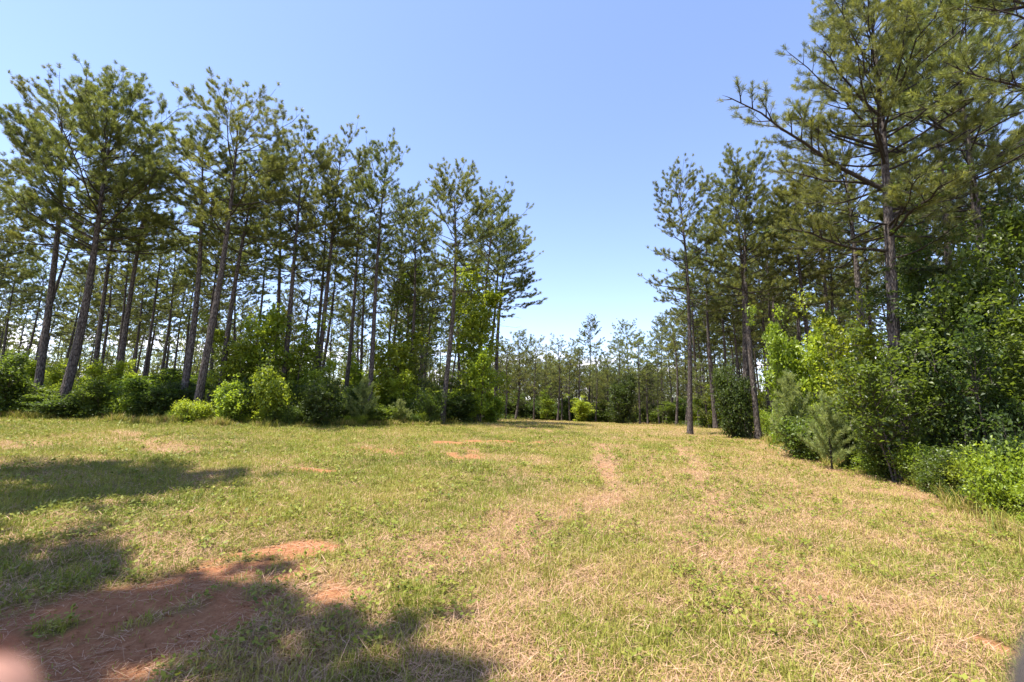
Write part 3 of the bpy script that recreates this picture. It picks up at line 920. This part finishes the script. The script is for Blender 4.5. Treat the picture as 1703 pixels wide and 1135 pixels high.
# ------------------------------------------------------------------ pines at the far end
G_FAR = 'pines at the far end of the clearing'
for a in [
    (857, 50, 862, 544, P_FULL[0], 'bushy pine green to the ground at the far end, left side', 1.25, None),
    (840, 46, 845, 560, P_THIN[2], 'thin pine between the last dark pine and the bushy far pine', 1.1, None),
    (888, 56, 892, 556, P_THIN[0], 'thin far pine right of the bushy far pine', 1.1, None),
    (927, 60, 928, 553, P_THIN[1], 'far pine with round top, highest of the left far group', 1.35, None),
    (948, 63, 951, 562, P_THIN[0], 'far pine in the middle of the far tree line', 1.2, None),
    (960, 61, 964, 574, P_THIN[3], 'slender far pine close to the middle of the far line', 1.2, None),
    (990, 64, 990, 568, P_THIN[3], 'thin pale far pine standing alone in the lowest gap', 1.0, None),
    (1030, 58, 1030, 553, P_THIN[2], 'far pine with a round leafy bush at its foot', 1.2, None),
    (1064, 60, 1062, 548, P_THIN[1], 'far pine with high open top right of the bush footed pine', 1.25, None),
    (1077, 64, 1077, 558, P_THIN[0], 'far pine behind the one with high open top', 1.2, None),
    (1096, 60, 1092, 545, P_THIN[2], 'broad far pine left of the tall ragged far pine', 1.2, None),
    (1124, 50, 1115, 515, P_THIN[3], 'tall ragged far pine left of the lone slender pine', 1.5, None),
    (1140, 54, 1138, 520, P_THIN[0], 'far pine hidden partly behind the lone slender pine', 1.4, None),
    (1010, 70, 1010, 580, P_THIN[0], 'small dim far pine between the alone thin one and the bush footed one', 1.1, None),
    (908, 66, 908, 572, P_THIN[2], 'small dim far pine left of the round topped far pine', 1.1, None),
]:
    tall_pine(a[0], a[1], a[2], a[3], a[4], a[5], a[6], a[7], G_FAR)

# deeper pines, planted in the woods behind the edges
rng = np.random.default_rng(23)
spots = []


def fill(nmax, xf, yf, gap, protos, hr, label, group, tries=6000, wr=(.8, 1.05)):
    c = 0
    for _ in range(tries):
        if c >= nmax: break
        y = yf(rng.random()); x = xf(rng.random(), y)
        if in_woods(np.array([x]), np.array([y]))[0] < .99: continue
        if any((x - a) ** 2 + (y - b) ** 2 < gap * gap for a, b in spots): continue
        spots.append((x, y)); c += 1
        plant('pine_tree', protos[rng.integers(len(protos))], x, y, rng.uniform(*hr), rng.uniform(*wr), rng.uniform(0, 6.28),
              (x + rng.normal(0, .5), y + rng.normal(0, .5), 17), label, 'pine tree', group)


for e in [o for o in sc.objects if o.name.startswith('pine_tree')]: spots.append((e.location.x, e.location.y))
fill(70, lambda u, y: -2.5 - u * (1.2 * y + 1), lambda u: 24 + u * 48, 2.7, PINES, (14.5, 17), 'slim pine standing deep inside the left wood', 'pines deep in the left wood')
fill(55, lambda u, y: 10 + u * (.3 * y + 12), lambda u: 20 + u * 50, 2.7, PINES, (15, 17.0), 'slim pine standing deep inside the right wood', 'pines deep in the right wood')
fill(36, lambda u, y: -3 - u * (1.2 * y + 1), lambda u: 45 + u * 34, 2.2, P_FULL, (5.0, 8.5), 'bushy young pine green to the ground in the left wood', 'young pines deep in the left wood')
fill(22, lambda u, y: 12 + u * (.3 * y + 12), lambda u: 34 + u * 36, 2.2, P_FULL, (5.0, 8.5), 'bushy young pine green to the ground in the right wood', 'young pines deep in the right wood')
fill(110, lambda u, y: -10 + u * 42, lambda u: 67 + u * 32, 2.3, P_THIN + P_FULL, (9.5, 11.8), 'dim thin pine behind the far tree line', 'pines behind the far tree line', wr=(1.0, 1.3))

# ------------------------------------------------------------------ saplings, shrubs and young pines
YP = ('trunk', 'branches', 'crown')
G_LS, G_RS = 'shrubs along the left field edge', 'shrubs along the right field edge'
for (kind, x0, x1, yt, d, proto, pw, lab, cat, g, base) in [
    # left: bright saplings just inside the wood
    ('sapling_tree', 375, 475, 522, 24.6, SAPL[0], 2.8, 'bright green leafy sapling, tallest of the thicket by the grass', 'sapling', 'saplings in the left wood', None),
    ('sapling_tree', 335, 420, 560, 24.2, SAPL[3], 2.6, 'rounded sapling on the left flank of the tall leafy thicket', 'sapling', 'saplings in the left wood', None),
    ('sapling_tree', 445, 530, 555, 24.8, SAPL[1], 2.4, 'yellow green sapling on the right flank of the leafy thicket', 'sapling', 'saplings in the left wood', None),
    ('sapling_tree', 738, 838, 470, 31.5, SAPL[2], 3.2, 'tall bright sapling lit through, right of the corner pine', 'sapling', 'saplings in the left wood', None),
    ('sapling_tree', 765, 832, 590, 29.5, SAPL[0], 2.8, 'lower bright sapling at the foot of the tall lit one', 'sapling', 'saplings in the left wood', None),
    ('sapling_tree', 608, 705, 560, 29.0, SAPL[3], 2.6, 'spreading green sapling beside the pointed crown pine', 'sapling', 'saplings in the left wood', None),
    ('sapling_tree', 640, 730, 462, 31.0, SAPL[4], 2.8, 'dark green hardwood tree left of the corner pine', 'tree', 'saplings in the left wood', None),
    ('sapling_tree', 560, 625, 600, 31.0, SAPL[1], 2.4, 'pale green sapling behind the fluffy round pine bush', 'sapling', 'saplings in the left wood', None),
    ('young_pine', 668, 725, 578, 28.6, P_FULL[1], 3.4, 'dusky young pine between the hardwood and the corner pine', 'young pine', 'young pines', None),
    ('young_pine', 568, 638, 634, 0, YOUNG[1], 2.2, 'fluffy round pine bush at the left field edge', 'young pine', 'young pines', 708),
    ('young_pine', 638, 688, 668, 0, YOUNG[2], 1.9, 'small fluffy pine bush beside the larger round one', 'young pine', 'young pines', 707),
    ('shrub', 490, 570, 645, 0, SHRUB[1], 2.4, 'dark dense shrub right of the tall leafy thicket', 'shrub', G_LS, 709),
    ('shrub', 405, 480, 618, 0, SHRUB[2], 2.4, 'green shrub at the foot of the tall leafy thicket', 'shrub', G_LS, 708),
    ('shrub', 350, 415, 640, 0, SHRUB[2], 2.4, 'green shrub right of the pale grey pine trunk', 'shrub', G_LS, 707),
    ('shrub', 215, 300, 648, 0, SHRUB[1], 2.4, 'low dark shrub before the paired dark pines', 'shrub', G_LS, 701),
    ('shrub', 125, 215, 645, 0, SHRUB[0], 2.8, 'low dark shrub right of the leaning pine foot', 'shrub', G_LS, 699),
    ('shrub', 25, 95, 652, 0, SHRUB[3], 2.4, 'low shrub in front of the leaning pine foot', 'shrub', G_LS, 697),
    ('shrub', -50, 45, 605, 0, SHRUB[0], 2.8, 'taller dusky shrub cut by the left picture border', 'shrub', G_LS, 696),
    ('shrub', 690, 740, 660, 0, LOW[0], 1.7, 'low bright brush left of the corner pine foot', 'shrub', G_LS, 706),
    ('shrub', 745, 800, 672, 29.6, LOW[1], 1.7, 'low bright brush right of the corner pine foot', 'shrub', G_LS, None),
    ('shrub', 790, 840, 660, 31, SHRUB[2], 2.2, 'leafy shrub closing the left wood at the shaded grass', 'shrub', G_LS, None),
    ('shrub', 285, 350, 672, 0, LOW[1], 1.7, 'pale low brush round the foot of the grey pine', 'shrub', G_LS, 706),
    ('shrub', 60, 150, 668, 0, LOW[2], 1.8, 'low brush hiding the leaning pine foot', 'shrub', G_LS, 698),
    ('shrub', 170, 250, 664, 0, LOW[1], 1.7, 'low green brush between the two dark low shrubs', 'shrub', G_LS, 700),
    # right
    ('shrub', 1190, 1258, 630, 0, SHRUB[1], 2.4, 'dark round shrub in front of the grey pine', 'shrub', G_RS, 730),
    ('shrub', 1262, 1305, 690, 0, LOW[1], 1.7, 'low weedy brush at the foot of the grey pine', 'shrub', G_RS, 730),
    ('young_pine', 1262, 1368, 628, 16.5, YOUNG[0], 2.1, 'soft pale young pine with pointed top', 'young pine', 'young pines', None),
    ('young_pine', 1325, 1425, 664, 13.6, YOUNG[1], 2.2, 'soft rounded young pine in front of the pointed one', 'young pine', 'young pines', None),
    ('sapling_tree', 1268, 1345, 548, 21.0, SAPL[3], 2.6, 'bright leafy tree behind the pointed young pine', 'sapling', 'saplings in the right wood', None),
    ('sapling_tree', 1325, 1400, 560, 20.0, SAPL[0], 2.8, 'green leafy sapling right of the bright leafy tree', 'sapling', 'saplings in the right wood', None),
    ('sapling_tree', 1370, 1480, 535, 17.0, SAPL[3], 2.6, 'bright sapling left of the ivy wrapped trunk', 'sapling', 'saplings in the right wood', None),
    ('large_shrub', 1385, 1575, 572, 11.6, BIG_SHRUB[0], 3.2, 'large glossy shrub with bare stems at its foot, below the ivy wrapped pine', 'shrub', G_RS, None),
    ('large_shrub', 1555, 1720, 585, 10.6, BIG_SHRUB[1], 3.4, 'large glossy shrub arching over the low vines', 'shrub', G_RS, None),
    ('hardwood_tree', 1478, 1640, 415, 14.6, TREE_DARK[0], 5.0, 'dark hardwood right of the ivy wrapped trunk', 'tree', 'hardwoods of the right thicket', None),
    ('hardwood_tree', 1560, 1760, 395, 12.6, TREE_DARK[1], 4.4, 'dark hardwood with sunlit leaves cut by the right border', 'tree', 'hardwoods of the right thicket', None),
    ('hardwood_tree', 1500, 1700, 500, 13.0, TREE_DARK[0], 5.0, 'shaded hardwood in the middle of the right thicket', 'tree', 'hardwoods of the right thicket', None),
    ('hardwood_tree', 1600, 1800, 375, 14.0, TREE_DARK[0], 5.0, 'tallest dark hardwood of the right thicket at the border', 'tree', 'hardwoods of the right thicket', None),
    ('hardwood_tree', 1490, 1610, 470, 16.5, TREE_DARK[1], 4.6, 'green hardwood just right of the ivy wrapped trunk foot', 'tree', 'hardwoods of the right thicket', None),
    ('hardwood_tree', 1640, 1860, 520, 10.5, TREE_DARK[1], 4.6, 'lower hardwood behind the arching glossy shrub', 'tree', 'hardwoods of the right thicket', None),
    ('shrub', 1385, 1470, 700, 0, LOW[2], 1.8, 'low dark brush at the foot of the large glossy shrub', 'shrub', G_RS, 782),
    ('shrub', 1440, 1520, 738, 0, LOW[0], 1.7, 'low brush right of the bare shrub stems', 'shrub', G_RS, 798),
    ('shrub', 1490, 1590, 752, 0, LOW[1], 1.7, 'bluish low brush mound before the thicket', 'shrub', G_RS, 812),
    ('shrub', 1555, 1660, 760, 0, LOW[0], 1.7, 'yellow green vine tangle in front of the arching shrub', 'shrub', G_RS, 838),
    ('shrub', 1620, 1740, 758, 0, LOW[1], 1.7, 'leafy vine tangle cut by the right border, closest to the grass', 'shrub', G_RS, 868),
    ('shrub', 1680, 1800, 740, 0, LOW[2], 1.8, 'dark leafy mound at the right border behind the vine tangle', 'shrub', G_RS, 872),
    ('shrub', 1525, 1625, 775, 0, LOW[0], 1.9, 'green bramble mound between the bluish mound and the yellow green tangle', 'shrub', G_RS, 824),
    ('shrub', 1590, 1690, 780, 0, LOW[1], 1.8, 'sunny low bramble in front of the yellow green vine tangle', 'shrub', G_RS, 848),
    ('shrub', 1655, 1790, 800, 0, LOW[0], 1.9, 'bramble reaching furthest onto the grass at the right border', 'shrub', G_RS, 872),
    ('shrub', 1420, 1500, 762, 0, LOW[1], 1.8, 'small bright bramble below the bare shrub stems', 'shrub', G_RS, 794),
    ('shrub', 1300, 1400, 705, 0, LOW[0], 1.7, 'low brush in front of the rounded young pine', 'shrub', G_RS, 766),
    # far end
    ('shrub', 1008, 1062, 640, 56.5, SHRUB[1], 2.4, 'dark round bush at the foot of the far pine', 'shrub', 'shrubs at the far end', None),
    ('shrub', 1150, 1205, 668, 42, SHRUB[0], 2.6, 'soft olive bush behind the lone slender pine', 'shrub', 'shrubs at the far end', None),
    ('sapling_tree', 893, 925, 655, 56, SAPL[1], 2.4, 'bright sapling at the left of the far end', 'sapling', 'shrubs at the far end', None),
    ('sapling_tree', 945, 985, 665, 58, SAPL[3], 2.6, 'bright low sapling under the middle far pines', 'sapling', 'shrubs at the far end', None),
]:
    if kind == 'young_pine': nm = YP
    elif kind in ('sapling_tree', 'hardwood_tree'): nm = ('trunk', None, 'crown')
    else: nm = ('stems', None, 'crown')
    bush(kind, x0, x1, yt, d, proto, pw, lab, cat, g, nm, base)


def fill_low(kind, nmax, xf, yf, gap, protos, hr, wr, label, cat, group):
    c, own = 0, []
    for _ in range(4000):
        if c >= nmax: break
        y = yf(rng.random()); x = xf(rng.random(), y)
        if in_woods(np.array([x]), np.array([y]))[0] < .97: continue
        if any((x - a) ** 2 + (y - b) ** 2 < gap * gap for a, b in own): continue
        own.append((x, y)); c += 1
        plant(kind, protos[rng.integers(len(protos))], x, y, rng.uniform(*hr), rng.uniform(*wr), rng.uniform(0, 6.28), None, label, cat, group,
              ('trunk' if kind == 'sapling_tree' else 'stems', None, 'crown'))


fill_low('sapling_tree', 95, lambda u, y: -1 - u * (1.2 * y), lambda u: 23 + u * 35, 1.7, SAPL, (1.5, 3.4), (.7, 1.1), 'sunlit leafy sapling among the trunks of the left wood', 'sapling', 'saplings among the left trunks')
fill_low('shrub', 60, lambda u, y: -3 - u * (1.2 * y), lambda u: 17 + u * 20, 1.3, SHRUB + LOW, (.9, 1.7), (.8, 1.2), 'low shrub on the floor of the left wood', 'shrub', 'shrubs on the left wood floor')
fill_low('sapling_tree', 35, lambda u, y: 9 + u * (.4 * y + 8), lambda u: 17 + u * 40, 1.8, SAPL[:2] + SAPL[3:], (1.8, 3.6), (.7, 1.15), 'leafy sapling among the trunks of the right wood', 'sapling', 'saplings among the right trunks')
fill_low('shrub', 75, lambda u, y: -10 + u * 38, lambda u: 61 + u * 16, 1.5, SHRUB[:2] + SHRUB[3:] + P_SM, (1.2, 3.2), (1.0, 1.5), 'pale shrub under the far tree line', 'shrub', 'shrubs under the far tree line')

for pl, nn, off, lab, grp in ((EDGE_R, 60, -.1, 'small weedy clump where the right thicket meets the grass', 'weedy clumps along the right edge'),
                              (EDGE_L, 80, -.1, 'small weedy clump where the left wood meets the grass', 'weedy clumps along the left edge')):
    cum = np.concatenate([[0], np.cumsum(np.hypot(*np.diff(pl, axis=0).T))])
    for _ in range(nn):
        u = rng.random() * cum[-1]
        x, y = np.interp(u, cum, pl[:, 0]), np.interp(u, cum, pl[:, 1])
        dx, dy = off + abs(rng.normal(0, .4)), rng.normal(0, .25)
        x += dx if pl is EDGE_R else dy; y += dy if pl is EDGE_R else dx
        plant('weed_clump', LOW[rng.integers(2)], x, y, (hw := rng.uniform(.15, .8) ** 1.3), .15 + hw * rng.uniform(.4, .75), rng.uniform(0, 6.28), None, lab, 'weed', grp, ('stems', None, 'crown'))

# ------------------------------------------------------------------ ivy on the big right pine
big = [o for o in sc.objects if o.get('label', '').startswith('big pine with ivy')][0]
tb = next(c for c in big.children if c.name.startswith('trunk')).data
co = np.empty(len(tb.vertices) * 3, np.float32); tb.vertices.foreach_get('co', co); co = co.reshape(-1, 3)
sel = []
for _ in range(420):
    h = np.clip(rng.normal(7.0, 1.0), 3.6, 9.2)
    near = co[np.abs(co[:, 2] - h) < .5]
    sel.append(near[rng.integers(len(near))] * np.array([1.15, 1.15, 1]) + rng.normal(0, .06, 3))
ivy = bpy.data.objects.new('ivy', leaf_mesh('ivy', np.array(sel), rng, 7, .10, .08, M_LEAF_DARK, .4))
sc.collection.objects.link(ivy)
ivy.matrix_basis = Matrix.LocRotScale(big.location, big.rotation_quaternion, big.scale)
ivy['label'] = 'dark ivy climbing the trunk of the big right pine'; ivy['category'] = 'ivy'

# ------------------------------------------------------------------ undergrowth and far woods (uncountable)
k = 52000
yy = 6 + 62 * rng.random(k) ** 1.2; xx = (rng.random(k) * 2 - 1) * (1.25 * yy + 4)
wd = in_woods(xx, yy)
ok = (wd > .55) & (fbm(xx / 1.8, yy / 1.8, 121, 3) > .40)
xx, yy = xx[ok], yy[ok]
P = np.stack([xx, yy, ground_z(xx, yy, False) + rng.random(len(xx)) ** 1.5 * .55 + .04], -1)
ug = bpy.data.objects.new('undergrowth', leaf_mesh('undergrowth', P, rng, 6, .085, .13, M_LEAF, .7))
sc.collection.objects.link(ug)
ug['kind'] = 'stuff'; ug['label'] = 'low leafy ground cover under the trees'

tk = Tubes(); FP, FD, FS = [], [], []
for _ in range(430):
    y = rng.uniform(72, 140); x = rng.uniform(-1.25, 1.25) * y
    if -12 < x < 34 and y < 100: continue
    h = rng.uniform(11, 14) if abs(x) < 45 else rng.uniform(14, 17)
    z = float(ground_z(x, y, False))
    tk.add(np.array([[x, y, z - .2], [x + rng.normal(0, .2), y, z + h * .5], [x + rng.normal(0, .3), y, z + h]]), np.array([.15, .10, .02]), 4)
    for _ in range(130):
        s = rng.random() ** 1.3 * .40; rr = 4.5 * rng.random() ** .5; a = rng.uniform(0, 6.28)
        FP.append([x + rr * math.cos(a), y + rr * math.sin(a), z + h * s]); FD.append([math.cos(a) * .6, math.sin(a) * .6, .7]); FS.append(rng.uniform(.8, 1.4))
    for _ in range(95):
        s = rng.uniform(.12, 1.0); rr = 2.8 * (1.08 - s) ** .5 * rng.random() ** .5; a = rng.uniform(0, 6.28)
        FP.append([x + rr * math.cos(a), y + rr * math.sin(a), z + h * s]); FD.append([math.cos(a) * .6, math.sin(a) * .6, .7]); FS.append(rng.uniform(.8, 1.3))
fm = needle_mesh('far_needles', np.array(FP), unit(np.array(FD)), np.array(FS), rng, 7, .6, .07)
tm = tk.mesh('far_trunks', M_BARK)
fw = bpy.data.objects.new('far_woods', fm); sc.collection.objects.link(fw)
fw['kind'] = 'stuff'; fw['label'] = 'distant pine wood closing the view'
ft = bpy.data.objects.new('far_trunks', tm); sc.collection.objects.link(ft); ft.parent = fw

# ------------------------------------------------------------------ the photographer's hand: one fingertip reaches in front of the lens
def hand():
    J, E, RD = [], [], []

    def add(p, r, parent=None):
        J.append(p); RD.append(r)
        if parent is not None: E.append((parent, len(J) - 1))
        return len(J) - 1
    # millimetres; y runs along the straight forefinger, x across the palm, z out of its back
    palm = add((0, -95, 0), 22)
    w1 = add((8, -150, -2), 24, palm); add((12, -225, -4), 30, w1)
    k = [add((x, -52, 3), 12, palm) for x in (-18, 2, 21, 38)]
    a = add((-20, -22, 2), 9.0, k[0]); b = add((-20, 4, 0), 8.2, a); c = add((-20, 22, -1), 7.4, b); add((-20, 31, -2), 5.6, c)
    for i, (L1, L2, L3) in enumerate(((46, 28, 20), (43, 26, 19), (34, 20, 17))):
        x = (2, 21, 38)[i]; r = (8.6, 8.2, 7.0)[i]
        p = add((x, -52 + L1 * .55, -L1 * .80), r, k[i + 1]); q = add((x, -52 + L1 * .55 - L2 * .75, -L1 * .80 - L2 * .5), r * .9, p)
        add((x, -52 + L1 * .55 - L2 * .75 - L3 * .8, -L1 * .8 - L2 * .1), r * .75, q)
    t1 = add((-34, -96, -14), 13, palm); t2 = add((-52, -70, -30), 10.5, t1); t3 = add((-58, -44, -40), 9.5, t2); add((-56, -28, -44), 7.5, t3)
    me = bpy.data.meshes.new('hand')
    me.from_pydata([tuple(v * .001 for v in p) for p in J], E, []); me.update()
    o = bpy.data.objects.new('person', me); sc.collection.objects.link(o)
    sk = o.modifiers.new('skin', 'SKIN'); sk.use_smooth_shade = True
    for v, r in zip(me.skin_vertices[0].data, RD): v.radius = (r * .001, r * .001)
    me.skin_vertices[0].data[0].use_root = True
    sb = o.modifiers.new('sub', 'SUBSURF'); sb.levels = sb.render_levels = 2
    dg = bpy.context.evaluated_depsgraph_get()
    body = bpy.data.meshes.new_from_object(o.evaluated_get(dg))
    o.modifiers.clear(); o.data = body
    m, n, l = nodes_of('skin')
    p = n.new('ShaderNodeBsdfPrincipled'); p.inputs['Base Color'].default_value = (.36, .185, .13, 1); p.inputs['Roughness'].default_value = .5
    nz = n.new('ShaderNodeTexNoise'); nz.inputs['Scale'].default_value = 900
    bu = n.new('ShaderNodeBump'); bu.inputs['Strength'].default_value = .15; bu.inputs['Distance'].default_value = .0005
    l.new(nz.outputs[0], bu.inputs['Height']); l.new(bu.outputs[0], p.inputs['Normal'])
    ou = n.new('ShaderNodeOutputMaterial'); l.new(p.outputs[0], ou.inputs[0])
    body.materials.clear(); body.materials.append(m)
    # nail on the back of the forefinger
    g = np.linspace(-1, 1, 7); gx, gy = np.meshgrid(g, g)
    nv = np.stack([(-20 + gx * 4.6 * (1 - .12 * (gy > .5))) , 23.5 + gy * 6, 5.0 - 2.2 * gx ** 2 - .7 * (gy + .3)], -1).reshape(-1, 3) * .001
    ii = (np.arange(6)[:, None] * 7 + np.arange(6)[None]).ravel()
    m2, n, l = nodes_of('nail')
    p = n.new('ShaderNodeBsdfPrincipled'); p.inputs['Base Color'].default_value = (.52, .30, .24, 1); p.inputs['Roughness'].default_value = .3
    ou = n.new('ShaderNodeOutputMaterial'); l.new(p.outputs[0], ou.inputs[0])
    nl = bpy.data.objects.new('fingernail', make_mesh('fingernail', nv, None, np.stack([ii, ii + 1, ii + 8, ii + 7], -1), [m2], smooth=True))
    sc.collection.objects.link(nl); nl.parent = o
    o['label'] = 'pink fingertip of the photographer in the lower left corner, out of focus'; o['category'] = 'person'
    tip = Vector(depth_at(-42, 1158, .046))
    rt = CM.to_3x3()
    yv = (rt @ Vector((.62, .72, .32))).normalized(); zv = (rt @ Vector((-.55, .62, -.30))); zv = (zv - yv * zv.dot(yv)).normalized(); xv = yv.cross(zv)
    Mx = Matrix((xv, yv, zv)).transposed().to_4x4()
    Mx.translation = tip - Mx.to_3x3() @ Vector((-.020, .032, -.002))
    o.matrix_world = Mx


hand()

# carrying strap of the camera, hanging past the lower right of the lens
sp = [depth_at(*p) for p in ((1806, 940, .058), (1752, 1065, .057), (1727, 1130, .057), (1710, 1230, .058), (1716, 1420, .062), (1760, 1700, .07))]
st = Tubes(); st.add(np.array(sp), np.full(len(sp), .0022), 10)
m, n, l = nodes_of('strap_webbing')
p = n.new('ShaderNodeBsdfPrincipled'); p.inputs['Base Color'].default_value = (.055, .045, .04, 1); p.inputs['Roughness'].default_value = .8
wv = n.new('ShaderNodeTexNoise'); wv.inputs['Scale'].default_value = 1500
bu = n.new('ShaderNodeBump'); bu.inputs['Strength'].default_value = .4; bu.inputs['Distance'].default_value = .0005
l.new(wv.outputs[0], bu.inputs['Height']); l.new(bu.outputs[0], p.inputs['Normal'])
ou = n.new('ShaderNodeOutputMaterial'); l.new(p.outputs[0], ou.inputs[0])
so = bpy.data.objects.new('camera_strap', st.mesh('camera_strap', m)); sc.collection.objects.link(so)
so['label'] = 'dark blurred strap at the lower right corner'; so['category'] = 'strap'
